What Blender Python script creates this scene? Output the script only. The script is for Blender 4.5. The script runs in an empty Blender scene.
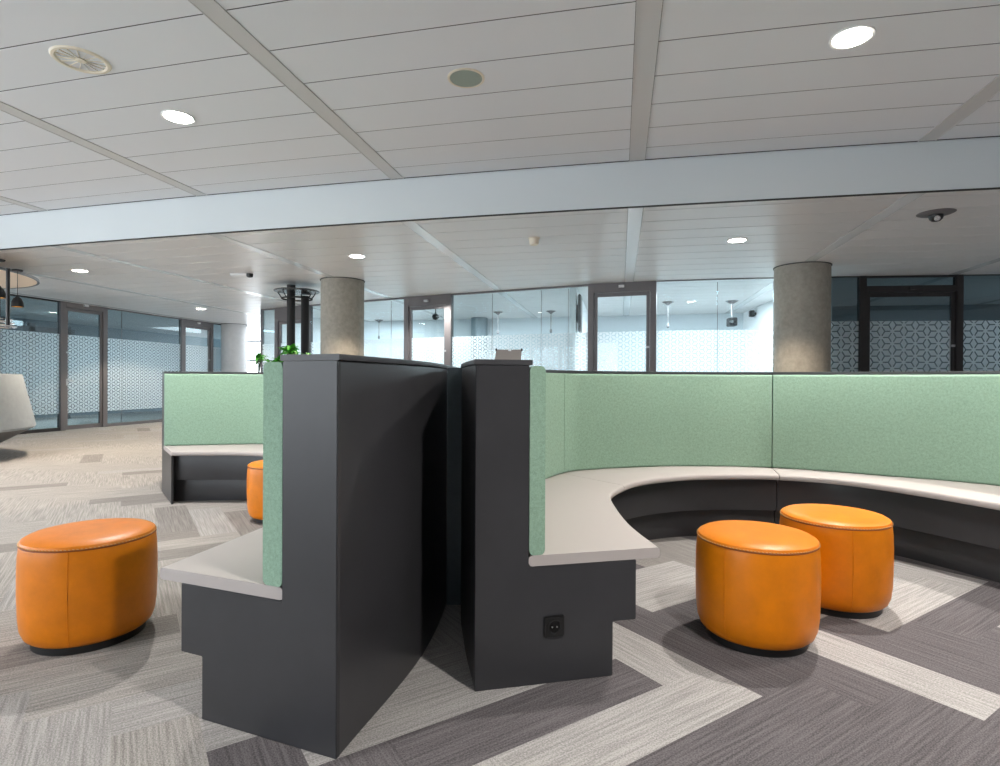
import bpy, bmesh, math, random
import numpy as np
from mathutils import Vector, Matrix
random.seed(7)
S = bpy.context.scene
COL = S.collection

# ------------------------------------------------------------------ survey of the place
F = 572.0; EYE = 1.12
PITCH = math.atan(2.0/F); ROLL = math.atan(.0047)
DX, DY = 0.20531, 0.97870            # direction of the ceiling strips seen from the lens axis
HU, HL = 3.24, 2.80                  # upper and lower ceiling

def g(X, Y):
    """metres right of / ahead of the lens -> building grid"""
    return (X*DY - Y*DX, X*DX + Y*DY)

def ray(x, y):
    u = (x-500)/F; v = (383-y)/F
    c, s = math.cos(ROLL), math.sin(ROLL)
    u, v = u*c - v*s, v*c + u*s
    cp, sp = math.cos(PITCH), math.sin(PITCH)
    return (u, cp+v*sp, v*cp-sp)

def at_z(x, y, z):
    r = ray(x, y); t = (z-EYE)/r[2]
    a = g(r[0]*t, r[1]*t); return (a[0], a[1], z)

def at_d(x, y, d):
    r = ray(x, y); t = d/r[1]
    a = g(r[0]*t, r[1]*t); return (a[0], a[1], EYE+r[2]*t)

# ------------------------------------------------------------------ materials
def new_mat(name):
    m = bpy.data.materials.new(name); m.use_nodes = True
    nt = m.node_tree
    return m, nt, nt.nodes['Principled BSDF']

def lin(c):
    return tuple(((v/255)/12.92 if v/255 <= .04045 else ((v/255+.055)/1.055)**2.4) for v in c)

def mat(name, rgb, rough=.6, metal=0, spec=.5, noise=None, bump=None, coat=0, sheen=0):
    """noise=(scale, amount, detail[, stretch]); bump=(scale, strength, distance)"""
    m, nt, p = new_mat(name)
    c = lin(rgb)
    p.inputs['Base Color'].default_value = (*c, 1)
    p.inputs['Roughness'].default_value = rough
    p.inputs['Metallic'].default_value = metal
    p.inputs['Specular IOR Level'].default_value = spec
    p.inputs['Coat Weight'].default_value = coat
    p.inputs['Sheen Weight'].default_value = sheen
    tc = nt.nodes.new('ShaderNodeTexCoord')
    if noise:
        n = nt.nodes.new('ShaderNodeTexNoise'); n.inputs['Scale'].default_value = noise[0]
        n.inputs['Detail'].default_value = noise[2]; n.inputs['Roughness'].default_value = .65
        src = tc.outputs['Object']
        if len(noise) > 3:
            mp = nt.nodes.new('ShaderNodeMapping'); mp.inputs['Scale'].default_value = noise[3]
            nt.links.new(src, mp.inputs[0]); src = mp.outputs[0]
        nt.links.new(src, n.inputs['Vector'])
        r = nt.nodes.new('ShaderNodeValToRGB')
        a = noise[1]
        r.color_ramp.elements[0].position = .3; r.color_ramp.elements[1].position = .7
        r.color_ramp.elements[0].color = (*[max(0, v*(1-a)) for v in c], 1)
        r.color_ramp.elements[1].color = (*[min(1, v*(1+a)) for v in c], 1)
        nt.links.new(n.outputs['Fac'], r.inputs[0]); nt.links.new(r.outputs[0], p.inputs['Base Color'])
    if bump:
        n2 = nt.nodes.new('ShaderNodeTexNoise'); n2.inputs['Scale'].default_value = bump[0]; n2.inputs['Detail'].default_value = 4
        nt.links.new(tc.outputs['Object'], n2.inputs['Vector'])
        b = nt.nodes.new('ShaderNodeBump'); b.inputs['Strength'].default_value = bump[1]; b.inputs['Distance'].default_value = bump[2]
        nt.links.new(n2.outputs['Fac'], b.inputs['Height']); nt.links.new(b.outputs[0], p.inputs['Normal'])
    return m

def emit(name, rgb, strength):
    m, nt, p = new_mat(name)
    p.inputs['Base Color'].default_value = (.8, .8, .8, 1)
    p.inputs['Emission Color'].default_value = (*rgb, 1)
    p.inputs['Emission Strength'].default_value = strength
    return m

def glass_mat(name, tint, refl_rough=.0, gloss=1.0):
    m = bpy.data.materials.new(name); m.use_nodes = True
    nt = m.node_tree; nt.nodes.clear()
    out = nt.nodes.new('ShaderNodeOutputMaterial')
    tr = nt.nodes.new('ShaderNodeBsdfTransparent'); tr.inputs[0].default_value = (*tint, 1)
    gl = nt.nodes.new('ShaderNodeBsdfGlossy'); gl.inputs['Roughness'].default_value = refl_rough
    gl.inputs['Color'].default_value = (.9, .97, 1, 1)
    fr = nt.nodes.new('ShaderNodeFresnel')
    ge = nt.nodes.new('ShaderNodeNewGeometry'); io = nt.nodes.new('ShaderNodeMath'); io.operation = 'MULTIPLY_ADD'
    io.inputs[1].default_value = 1/1.5-1.5; io.inputs[2].default_value = 1.5     # same reflectance from either side of the pane
    nt.links.new(ge.outputs['Backfacing'], io.inputs[0]); nt.links.new(io.outputs[0], fr.inputs['IOR'])
    mu = nt.nodes.new('ShaderNodeMath'); mu.operation = 'MULTIPLY'; mu.inputs[1].default_value = gloss
    mx = nt.nodes.new('ShaderNodeMixShader')
    nt.links.new(fr.outputs[0], mu.inputs[0]); nt.links.new(mu.outputs[0], mx.inputs[0])
    nt.links.new(tr.outputs[0], mx.inputs[1]); nt.links.new(gl.outputs[0], mx.inputs[2])
    nt.links.new(mx.outputs[0], out.inputs[0])
    return m

def film_mat(name, rgb, clear=.18):
    m = bpy.data.materials.new(name); m.use_nodes = True
    nt = m.node_tree; nt.nodes.clear()
    out = nt.nodes.new('ShaderNodeOutputMaterial')
    tl = nt.nodes.new('ShaderNodeBsdfTranslucent'); tl.inputs[0].default_value = (*rgb, 1)
    df = nt.nodes.new('ShaderNodeBsdfDiffuse'); df.inputs[0].default_value = (*rgb, 1)
    tr = nt.nodes.new('ShaderNodeBsdfTransparent')
    m1 = nt.nodes.new('ShaderNodeMixShader'); m1.inputs[0].default_value = .38
    m2 = nt.nodes.new('ShaderNodeMixShader'); m2.inputs[0].default_value = clear
    nt.links.new(tl.outputs[0], m1.inputs[1]); nt.links.new(df.outputs[0], m1.inputs[2])
    nt.links.new(m1.outputs[0], m2.inputs[1]); nt.links.new(tr.outputs[0], m2.inputs[2])
    nt.links.new(m2.outputs[0], out.inputs[0])
    return m

def carpet(name, rgb, contrast):
    """tufted carpet plank: fine lines along the plank (UV u), speckle on top"""
    m, nt, p = new_mat(name)
    c = lin(rgb)
    uv = nt.nodes.new('ShaderNodeUVMap')
    mp = nt.nodes.new('ShaderNodeMapping'); mp.inputs['Scale'].default_value = (3.0, 95, 1)
    nt.links.new(uv.outputs[0], mp.inputs[0])
    n1 = nt.nodes.new('ShaderNodeTexNoise'); n1.inputs['Scale'].default_value = 1; n1.inputs['Detail'].default_value = 3
    nt.links.new(mp.outputs[0], n1.inputs['Vector'])
    mp2 = nt.nodes.new('ShaderNodeMapping'); mp2.inputs['Scale'].default_value = (160, 220, 1)
    nt.links.new(uv.outputs[0], mp2.inputs[0])
    n2 = nt.nodes.new('ShaderNodeTexNoise'); n2.inputs['Scale'].default_value = 1; n2.inputs['Detail'].default_value = 2
    nt.links.new(mp2.outputs[0], n2.inputs['Vector'])
    mx = nt.nodes.new('ShaderNodeMix'); mx.data_type = 'FLOAT'; mx.inputs[0].default_value = .55
    nt.links.new(n1.outputs['Fac'], mx.inputs[2]); nt.links.new(n2.outputs['Fac'], mx.inputs[3])
    r = nt.nodes.new('ShaderNodeValToRGB')
    r.color_ramp.elements[0].position = .40; r.color_ramp.elements[1].position = .60
    r.color_ramp.elements[0].color = (*[v*(1-contrast) for v in c], 1)
    r.color_ramp.elements[1].color = (*[min(1, v*(1+contrast)) for v in c], 1)
    nt.links.new(mx.outputs[0], r.inputs[0]); nt.links.new(r.outputs[0], p.inputs['Base Color'])
    p.inputs['Roughness'].default_value = .95; p.inputs['Specular IOR Level'].default_value = .15
    b = nt.nodes.new('ShaderNodeBump'); b.inputs['Strength'].default_value = .5; b.inputs['Distance'].default_value = .004
    nt.links.new(mx.outputs[0], b.inputs['Height']); nt.links.new(b.outputs[0], p.inputs['Normal'])
    return m

def fabric(name, rgb, amt, scale=420):
    m, nt, p = new_mat(name)
    c = lin(rgb)
    tc = nt.nodes.new('ShaderNodeTexCoord')
    n = nt.nodes.new('ShaderNodeTexNoise'); n.inputs['Scale'].default_value = scale; n.inputs['Detail'].default_value = 3
    n2 = nt.nodes.new('ShaderNodeTexNoise'); n2.inputs['Scale'].default_value = 70; n2.inputs['Detail'].default_value = 5
    n2.inputs['Roughness'].default_value = .8
    nt.links.new(tc.outputs['Object'], n.inputs['Vector']); nt.links.new(tc.outputs['Object'], n2.inputs['Vector'])
    mx = nt.nodes.new('ShaderNodeMix'); mx.data_type = 'FLOAT'; mx.inputs[0].default_value = .5
    nt.links.new(n.outputs['Fac'], mx.inputs[2]); nt.links.new(n2.outputs['Fac'], mx.inputs[3])
    r = nt.nodes.new('ShaderNodeValToRGB')
    r.color_ramp.elements[0].position = .36; r.color_ramp.elements[1].position = .64
    r.color_ramp.elements[0].color = (*[v*(1-amt) for v in c], 1)
    r.color_ramp.elements[1].color = (*[min(1, v*(1+amt)) for v in c], 1)
    nt.links.new(mx.outputs[0], r.inputs[0]); nt.links.new(r.outputs[0], p.inputs['Base Color'])
    p.inputs['Roughness'].default_value = .95; p.inputs['Specular IOR Level'].default_value = .1
    p.inputs['Sheen Weight'].default_value = .1
    b = nt.nodes.new('ShaderNodeBump'); b.inputs['Strength'].default_value = .35; b.inputs['Distance'].default_value = .002
    nt.links.new(mx.outputs[0], b.inputs['Height']); nt.links.new(b.outputs[0], p.inputs['Normal'])
    return m

M = {}
M['green'] = fabric('green_felt', (143, 172, 152), .26)
M['seat'] = mat('seat_leather', (180, 172, 169), .55, spec=.35, bump=(900, .12, .001))
M['dark'] = mat('anthracite_laminate', (55, 55, 58), .38, spec=.45, noise=(3, .12, 4), bump=(1400, .05, .0005))
M['cap'] = mat('anthracite_cap', (62, 62, 65), .45)
M['filler'] = mat('blue_grey_laminate', (92, 104, 110), .45, noise=(30, .08, 3))
M['orange'] = mat('orange_leather', (216, 121, 0), .40, spec=.38, noise=(9, .10, 4), bump=(650, .10, .001))
M['seam'] = mat('dark_orange_seam', (140, 72, 8), .6)
M['stitch'] = mat('tan_stitching', (214, 178, 120), .7)
M['black'] = mat('black_plastic', (20, 20, 21), .4)
M['blackmatte'] = mat('black_matte', (26, 26, 27), .7)
M['ceil'] = mat('white_ceiling_metal', (223, 226, 230), .5, spec=.3)
M['ceil_low'] = mat('white_ceiling_metal_satin', (218, 217, 217), .36, spec=.5)
M['strip'] = mat('ceiling_band', (200, 200, 200), .42, spec=.5)
M['strip_low'] = mat('lit_satin_ceiling_band', (226, 228, 230), .22, spec=.6)  # base colour lightened to carry the reflection of the bright rooms
M['gap'] = mat('ceiling_void', (84, 84, 84), .9)
M['bulk'] = mat('white_painted_board', (208, 215, 218), .6, spec=.3)
M['frame'] = mat('grey_brown_frame', (104, 101, 103), .45)
M['frame_dark'] = mat('black_brown_frame', (34, 30, 31), .45)
M['concrete'] = mat('concrete', (150, 146, 137), .85, noise=(14, .16, 8), bump=(40, .15, .004))
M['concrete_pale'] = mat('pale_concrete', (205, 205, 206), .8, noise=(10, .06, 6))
M['white'] = mat('white_plaster', (236, 238, 240), .8)
M['roomwall'] = mat('pale_blue_plaster', (206, 213, 218), .8)
M['greywall'] = mat('grey_plaster', (110, 122, 128), .8)
M['screen'] = mat('blue_grey_panel', (112, 128, 136), .6)
M['cream'] = mat('cream_plastic', (226, 218, 200), .5)
M['whiteplastic'] = mat('white_plastic', (225, 226, 226), .4)
M['grille'] = mat('grey_green_grille', (150, 162, 152), .7, noise=(700, .25, 1))
M['chrome'] = mat('chrome', (220, 222, 224), .18, metal=1)
M['steel'] = mat('brushed_steel', (190, 190, 190), .35, metal=1)
M['felt'] = mat('grey_stone_panel', (150, 156, 160), .85, noise=(12, .07, 6), bump=(60, .2, .004))
M['felt_dark'] = mat('dark_grey_panel', (92, 92, 93), .8)  # darker grey for the undercut base and worktop
M['disc'] = mat('warm_lit_disc_panel', (234, 214, 192), .7)  # warm glow of the pendants put into the base colour
M['disc_rim'] = mat('grey_rim', (92, 100, 106), .5)
M['brass'] = mat('brass_inside', (214, 170, 90), .35, metal=.6)
M['leaf'] = mat('leaf_green', (72, 160, 44), .5, noise=(40, .3, 3))
M['leaf_dark'] = mat('leaf_dark_green', (40, 66, 40), .5)
M['soil'] = mat('soil', (60, 45, 35), .95)
M['card'] = mat('grey_beige_card', (134, 128, 124), .6)
M['lamp'] = emit('lamp_lens', (1, .93, .82), 40)
M['lamp_room'] = emit('room_lamp_lens', (.95, .98, 1), 30)
M['glass'] = glass_mat('clear_glass', (.90, .96, .97), 0, 1.0)
M['glass_teal'] = glass_mat('teal_glass', (.60, .69, .72), 0, 1.3)
M['film'] = film_mat('frosted_film', (.90, .94, .96), .12)
M['c_light'] = carpet('carpet_light', (156, 153, 151), .30)
M['c_beige'] = carpet('carpet_beige', (152, 148, 144), .32)
M['c_mid'] = carpet('carpet_mid', (130, 126, 123), .32)
M['c_dark'] = carpet('carpet_dark', (94, 90, 92), .38)

# ------------------------------------------------------------------ mesh helpers
class MB:
    def __init__(s): s.v = []; s.f = []; s.mi = []; s.sm = []
    def add(s, verts, faces, smooth=False, mi=0):
        o = len(s.v); s.v += [tuple(map(float, p)) for p in verts]
        for f in faces:
            s.f.append(tuple(i+o for i in f)); s.mi.append(mi); s.sm.append(smooth)
        return s
    def box(s, c, size, rot=0, mi=0):
        x, y, z = [k/2 for k in size]
        cr, sr = math.cos(rot), math.sin(rot)
        vs = []
        for (a, b, d) in ((-1,-1,-1),(1,-1,-1),(1,1,-1),(-1,1,-1),(-1,-1,1),(1,-1,1),(1,1,1),(-1,1,1)):
            px, py = a*x, b*y
            vs.append((c[0]+px*cr-py*sr, c[1]+px*sr+py*cr, c[2]+d*z))
        return s.add(vs, [(0,3,2,1),(4,5,6,7),(0,1,5,4),(1,2,6,5),(2,3,7,6),(3,0,4,7)], mi=mi)
    def slab(s, p, q, th, z0, z1, mi=0):
        """upright slab whose mid-line runs p->q"""
        c = ((p[0]+q[0])/2, (p[1]+q[1])/2, (z0+z1)/2)
        L = math.hypot(q[0]-p[0], q[1]-p[1])
        return s.box(c, (L, th, z1-z0), math.atan2(q[1]-p[1], q[0]-p[0]), mi)
    def prism(s, poly, z0, z1, mi=0):
        n = len(poly)
        vs = [(x, y, z0) for x, y in poly]+[(x, y, z1) for x, y in poly]
        return s.add(vs, [tuple(range(n-1, -1, -1)), tuple(range(n, 2*n))]+[(i, (i+1) % n, n+(i+1) % n, n+i) for i in range(n)], mi=mi)
    def lathe(s, c, prof, n=48, caps=True, smooth=True, mi=0):
        """prof = [(r, z)] bottom to top"""
        vs = []; fs = []
        for r, z in prof:
            for k in range(n):
                a = 2*math.pi*k/n
                vs.append((c[0]+r*math.cos(a), c[1]+r*math.sin(a), c[2]+z))
        for i in range(len(prof)-1):
            for k in range(n):
                fs.append((i*n+k, i*n+(k+1) % n, (i+1)*n+(k+1) % n, (i+1)*n+k))
        s.add(vs, fs, smooth, mi)
        if caps:
            m = len(prof)-1; o = len(s.v)-len(vs)
            s.f.append(tuple(o+k for k in range(n-1, -1, -1))); s.mi.append(mi); s.sm.append(False)
            s.f.append(tuple(o+m*n+k for k in range(n))); s.mi.append(mi); s.sm.append(False)
        return s
    def tube(s, pts, r, n=10, mi=0, radii=None):
        pts = [Vector(p) for p in pts]; vs = []; fs = []
        up = Vector((0, 0, 1))
        for i, p in enumerate(pts):
            d = (pts[min(i+1, len(pts)-1)]-pts[max(i-1, 0)]).normalized()
            a = d.cross(up)
            if a.length < 1e-4: a = d.cross(Vector((1, 0, 0)))
            a.normalize(); b = d.cross(a)
            rr = radii[i] if radii else r
            for k in range(n):
                t = 2*math.pi*k/n
                vs.append(p+a*rr*math.cos(t)+b*rr*math.sin(t))
        for i in range(len(pts)-1):
            for k in range(n):
                fs.append((i*n+k, i*n+(k+1) % n, (i+1)*n+(k+1) % n, (i+1)*n+k))
        m = len(pts)-1
        fs.append(tuple(range(n-1, -1, -1))); fs.append(tuple(m*n+k for k in range(n)))
        return s.add(vs, fs, True, mi)
    def torus(s, c, R, r, n=64, k=8, mi=0):
        vs = []; fs = []
        for i in range(n):
            a = 2*math.pi*i/n
            for j in range(k):
                b = 2*math.pi*j/k
                vs.append((c[0]+(R+r*math.cos(b))*math.cos(a), c[1]+(R+r*math.cos(b))*math.sin(a), c[2]+r*math.sin(b)))
        for i in range(n):
            for j in range(k):
                fs.append((i*k+j, ((i+1) % n)*k+j, ((i+1) % n)*k+(j+1) % k, i*k+(j+1) % k))
        return s.add(vs, fs, True, mi)
    def sweep(s, A, B, offA, offB, z0, z1, r, mi=0, seg=3):
        """solid between the plan curves A and B, upright rounded-rectangle section"""
        n = len(A); ring = []
        vs = []
        for i in range(n):
            a = np.array(A[i]); b = np.array(B[i]); d = b-a; L = np.linalg.norm(d); d = d/L
            m0 = offA; m1 = L-offB
            pts = []
            for (cx, cz, a0) in ((m0+r, z0+r, 180), (m1-r, z0+r, 270), (m1-r, z1-r, 0), (m0+r, z1-r, 90)):
                for k in range(seg+1):
                    t = math.radians(a0+90*k/seg)
                    pts.append((cx+r*math.cos(t), cz+r*math.sin(t)))
            for (m, z) in pts:
                q = a+d*m; vs.append((q[0], q[1], z))
        k = 4*(seg+1); fs = []
        for i in range(n-1):
            for j in range(k):
                fs.append((i*k+j, i*k+(j+1) % k, (i+1)*k+(j+1) % k, (i+1)*k+j))
        s.add(vs, fs, True, mi)
        o = len(s.v)-len(vs)
        s.f.append(tuple(o+j for j in range(k-1, -1, -1))); s.mi.append(mi); s.sm.append(False)
        s.f.append(tuple(o+(n-1)*k+j for j in range(k))); s.mi.append(mi); s.sm.append(False)
        return s
    def build(s, name, m, parent=None, bevel=0, sharp=35):
        me = bpy.data.meshes.new(name)
        o = bpy.data.objects.new(name, me); COL.objects.link(o)
        off = Vector((0, 0, 0))
        if parent is not None:
            q = parent
            while q is not None: off += q.location; q = q.parent
            o.parent = parent
        me.from_pydata([tuple(Vector(p)-off) for p in s.v], [], s.f)
        ms = m if isinstance(m, (list, tuple)) else [m]
        for x in ms: me.materials.append(x)
        for p, i, sm in zip(me.polygons, s.mi, s.sm):
            p.material_index = i; p.use_smooth = sm
        bm = bmesh.new(); bm.from_mesh(me)
        bmesh.ops.recalc_face_normals(bm, faces=bm.faces)
        if bevel:
            es = [e for e in bm.edges if len(e.link_faces) == 2 and e.calc_face_angle(0) > math.radians(30)]
            bmesh.ops.bevel(bm, geom=es, offset=bevel, segments=2, affect='EDGES', clamp_overlap=True)
        for e in bm.edges:
            if len(e.link_faces) == 2 and e.calc_face_angle(0) > math.radians(sharp): e.smooth = False
        bm.to_mesh(me); bm.free()
        me.update()
        return o

def empty(name, loc):
    o = bpy.data.objects.new(name, None); COL.objects.link(o); o.location = loc
    o.empty_display_size = .1
    return o
def tag(o, label, cat, group=None):
    o['label'] = label; o['category'] = cat
    if group: o['group'] = group
    return o
def struct(o):
    o['kind'] = 'structure'; return o
def copy_thing(src, loc, rotz, label):
    r = src.copy(); COL.objects.link(r); r.location = loc; r.rotation_euler = (0, 0, rotz); r['label'] = label
    for ch in src.children:
        c = ch.copy(); COL.objects.link(c); c.parent = r
        for gch in ch.children:
            d = gch.copy(); COL.objects.link(d); d.parent = c
    return r

def catmull(P, per=14):
    P = [np.array(p, float) for p in P]; out = []
    n = len(P)
    for i in range(n-1):
        p0 = P[i-1] if i > 0 else 2*P[0]-P[1]
        p3 = P[i+2] if i+2 < n else 2*P[-1]-P[-2]
        p1, p2 = P[i], P[i+1]
        for k in range(per):
            t = k/per
            out.append(.5*((2*p1)+(-p0+p2)*t+(2*p0-5*p1+4*p2-p3)*t*t+(-p0+3*p1-3*p2+p3)*t**3))
    out.append(P[-1]); return np.array(out)

# ------------------------------------------------------------------ camera
cam = bpy.data.cameras.new('camera'); co = bpy.data.objects.new('camera', cam); COL.objects.link(co)
cam.sensor_width = 36; cam.lens = F*36/1000; cam.clip_start = .05; cam.clip_end = 200
fwd = Vector((-DX, DY, 0)); rgt = Vector((DY, DX, 0)); upv = Vector((0, 0, 1))
cp, sp = math.cos(PITCH), math.sin(PITCH)
f2 = fwd*cp - upv*sp; u2 = upv*cp + fwd*sp
c_, s_ = math.cos(ROLL), math.sin(ROLL)
r3 = rgt*c_ + u2*s_; u3 = u2*c_ - rgt*s_
mw = Matrix(((r3.x, u3.x, -f2.x, 0), (r3.y, u3.y, -f2.y, 0), (r3.z, u3.z, -f2.z, EYE), (0, 0, 0, 1)))
co.matrix_world = mw
S.camera = co

# ------------------------------------------------------------------ floor: herringbone carpet planks
W = .2425; U0, S0 = 1.901-4*W, -1.432
XMIN, XMAX, YMIN, YMAX = -16.4, 9.0, -4.4, 22.0
RT = math.sqrt(.5)
SHADE = {}       # ('h', i, j) / ('v', i, j) -> shade
for _k in 'h-1-1 v4-3 h1+1 h2+2 h3+3 v5-2 v7+0 v8+1 v9+2 h6-2 v-2-1 v-3-2 h9+1 v13-2 v14-1 v15+0 v10-5'.split(): SHADE[_k] = 3
for _k in 'h0+0 v3-4 v6-1 h7-1 h8+0 v12-3 v11-4 h4-4 h5-3 v1-6 v0-7 h-2-2 h-3-3 v-1+0 h-4-4 v2-5 v-5-4'.split(): SHADE[_k] = 0
for _k in 'v7-8 v8-7 v9-6 h-5-21 v-3-18 h-6-14 v-1-16 h-4-12'.split(): SHADE[_k] = 2  # first three planks darkened for the bench's shadow; the rest are plank tones
def shade_of(kind, i, j, cx, cy):
    k = '%s%d%+d' % (kind, i, j)
    if k in SHADE: return SHADE[k]
    rnd = random.Random((hash((kind == 'h', i, j)) & 0xffff)).random()
    right = cx > -.55 - .02*cy and cy < 8
    if right: return 3 if rnd < .6 else (0 if rnd < .85 else 2)
    return 1 if rnd < .82 else (0 if rnd < .95 else 2)
def make_floor():
    me = bpy.data.meshes.new('floor'); o = bpy.data.objects.new('floor', me); COL.objects.link(o)
    vs = []; fs = []; mi = []; uvs = []
    R = 90
    def put(kind, i, j, a0, a1, b0, b1):
        # a along u (lat+along), b along s (lat-along)
        cs = [((a)*W+U0, (b)*W+S0) for a, b in ((a0, b0), (a1, b0), (a1, b1), (a0, b1))]
        pts = [((u+s)*RT, (u-s)*RT) for u, s in cs]
        cx = sum(p[0] for p in pts)/4; cy = sum(p[1] for p in pts)/4
        if not (XMIN-.5 < cx < XMAX+.5 and YMIN-.5 < cy < YMAX+.5): return
        pts = [(min(max(x, XMIN), XMAX), min(max(y, YMIN), YMAX)) for x, y in pts]
        n = len(vs); vs.extend([(x, y, 0) for x, y in pts])
        fs.append((n+3, n+2, n+1, n)); mi.append(shade_of(kind, i, j, cx, cy))
        ru, rv = random.random()*7, random.random()*7
        L = 4*W
        if kind == 'h': q = [(0, 0), (L, 0), (L, W), (0, W)]
        else: q = [(0, 0), (0, W), (L, W), (L, 0)]
        q = [(x+ru, y+rv) for x, y in q]
        uvs.append([q[3], q[2], q[1], q[0]])
    for i in range(-R, R):
        for j in range(-R, R):
            m = (i-j) % 8
            if m == 0: put('h', i, j, i, i+4, j, j+1)
            if m == 7: put('v', i, j, i, i+1, j, j+4)
    me.from_pydata(vs, [], fs)
    for k in ('c_light', 'c_beige', 'c_mid', 'c_dark'): me.materials.append(M[k])
    ul = me.uv_layers.new(name='UVMap')
    for p, u, k in zip(me.polygons, uvs, mi):
        p.material_index = k
        for li, q in zip(p.loop_indices, u): ul.data[li].uv = q
    me.update()
    return struct(o)
make_floor()
b = MB().box(((XMIN+XMAX)/2, (YMIN+YMAX)/2, -.08), (XMAX-XMIN, YMAX-YMIN, .15)); struct(b.build('floor_slab', M['gap']))

# ------------------------------------------------------------------ ceilings
def bow(x): return .0048*x*x
STRIPS = [-12.0, -9.55, -7.12, -4.72, -2.30, .15, 2.615, 5.05, 7.5]
STRIPS_LOW = [-11.65, -9.25, -7.0, -4.61, -2.21, .14, 2.565, 5.03, 7.45]
SW = .15
BULK = 5.645
def ceiling(name, z, y_first, pitch, y0, y1, m, bands=STRIPS, g_=.0045, e=.002):
    """plank ceiling: each plank a shallow tray with bevelled long edges"""
    mb = MB(); rows = []
    y = y_first
    while y > y0: y -= pitch
    while y < y1:
        a, b_ = max(y, y0), min(y+pitch, y1)
        if b_-a > .03: rows.append((a, b_))
        y += pitch
    xs = [XMIN]+bands+[XMAX]
    for k in range(len(xs)-1):
        xa = xs[k]+(SW/2 if k > 0 else 0); xb = xs[k+1]-(SW/2 if k < len(xs)-2 else 0)
        n = 5
        for (a, b_) in rows:
            vs = []; fs = []
            for q in range(n+1):
                x = xa+(xb-xa)*q/n; w = bow(x)
                vs += [(x, a+g_+w, z+e), (x, a+g_+e+w, z), (x, b_-g_-e+w, z), (x, b_-g_+w, z+e)]
            for q in range(n):
                for t in range(3):
                    fs.append((q*4+t, q*4+t+1, (q+1)*4+t+1, (q+1)*4+t))
            mb.add(vs, fs)
    return struct(mb.build(name, m))
YA = at_z(643, 147.9, HU)[1]
ceiling('ceiling', HU, YA, .4125, YMIN, BULK-.012, M['ceil'])
ceiling('ceiling.001', HL, at_z(930, 208.8, HL)[1]-bow(3.4), .395, BULK+.012, YMAX-.4, M['ceil_low'], STRIPS_LOW, .0045, .004)
# void above the planks
struct(MB().box(((XMIN+XMAX)/2, (YMIN+BULK)/2+.4, HU+.072), (XMAX-XMIN, BULK-YMIN+.8, .12)).build('ceiling_void', M['gap']))
mb = MB()
for k in range(20):
    x0_, x1_ = XMIN+(XMAX-XMIN)*k/20, XMIN+(XMAX-XMIN)*(k+1)/20
    ya_ = BULK+max(bow(x0_), bow(x1_))+.04
    mb.box(((x0_+x1_)/2, (YMAX+ya_)/2, HL+.072), (x1_-x0_, YMAX-ya_, .12))
struct(mb.build('ceiling_void.001', M['gap']))
tn = 0
for x, xl in zip(STRIPS, STRIPS_LOW):
    tn += 1
    w = bow(x)
    mb = MB().box((x, (YMIN+BULK+w)/2, HU+.004), (SW-.008, BULK+w-YMIN-.02, .012))
    for sx in (-1, 1): mb.box((x+sx*(SW/2-.006), (YMIN+BULK+w)/2, HU+.001), (.006, BULK+w-YMIN-.02, .012))
    struct(mb.build('trim_%d' % tn, M['strip']))
    tn += 1
    w = bow(xl)
    mb = MB().box((xl, (YMAX-.4+BULK+w)/2+.02, HL+.004), (SW-.008, YMAX-.4-BULK-w-.02, .012))
    struct(mb.build('trim_%d' % tn, M['strip_low']))
# bulkhead: long painted board with thin shadow joints
bs = []
nb = 60
for k in range(nb+1):
    x = XMIN+(XMAX-XMIN)*k/nb; bs.append((x, BULK+bow(x)))
mb = MB()
vs = []; fs = []
for x, y in bs: vs += [(x, y, HU+.02), (x, y, HU-.008), (x, y+.006, HU-.012), (x, y+.001, HU-.018), (x, y, HL+.004), (x, y+.005, HL), (x, y+.03, HL), (x, y+.03, HU+.02)]
for k in range(nb):
    for t in range(8): fs.append((k*8+t, k*8+(t+1) % 8, (k+1)*8+(t+1) % 8, (k+1)*8+t))
mb.add(vs, fs)
struct(mb.build('wall_bulkhead', M['bulk']))
tn += 1
mb = MB()
vs = []; fs = []
for x, y in bs: vs += [(x, y-.012, HU-.002), (x, y-.012, HU+.012), (x, y, HU+.012), (x, y, HU-.002)]
for k in range(nb):
    for t in range(4): fs.append((k*4+t, k*4+(t+1) % 4, (k+1)*4+(t+1) % 4, (k+1)*4+t))
struct(mb.add(vs, fs).build('trim_%d' % tn, M['blackmatte']))
tn += 1
mb = MB(); vs = [(x, y+dy, HL+dz) for x, y in bs for dy, dz in ((-.002, -.003), (-.002, .004), (.035, .004), (.035, -.003))]
struct(mb.add(vs, fs).build('trim_%d' % tn, M['blackmatte']))  # black strip drawn in place of the shadow gap under the bulkhead

# ------------------------------------------------------------------ pillars
def pillar(name, c, r, m, z1):
    mb = MB().lathe((c[0], c[1], 0), [(r, 0), (r, z1)], 64)
    o = struct(mb.build(name, m))
    struct(MB().lathe((c[0], c[1], 0), [(r+.012, z1-.012), (r+.012, z1+.01)], 64).build(name+'_shadow_collar', M['blackmatte']))  # black ring stands for the shadow at the pillar top
    return o
pR = g(4.38, 8.315); pL = g(-2.66, 9.65)
pillar('pillar', pR, .37, M['concrete'], HL)
pillar('pillar.001', pL, .355, M['concrete'], HL)
dd = 19.2; az = math.radians(24.94); pF = g(-dd*math.sin(az), dd*math.cos(az))
pillar('pillar.002', pF, .36, M['concrete_pale'], HL)

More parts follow.
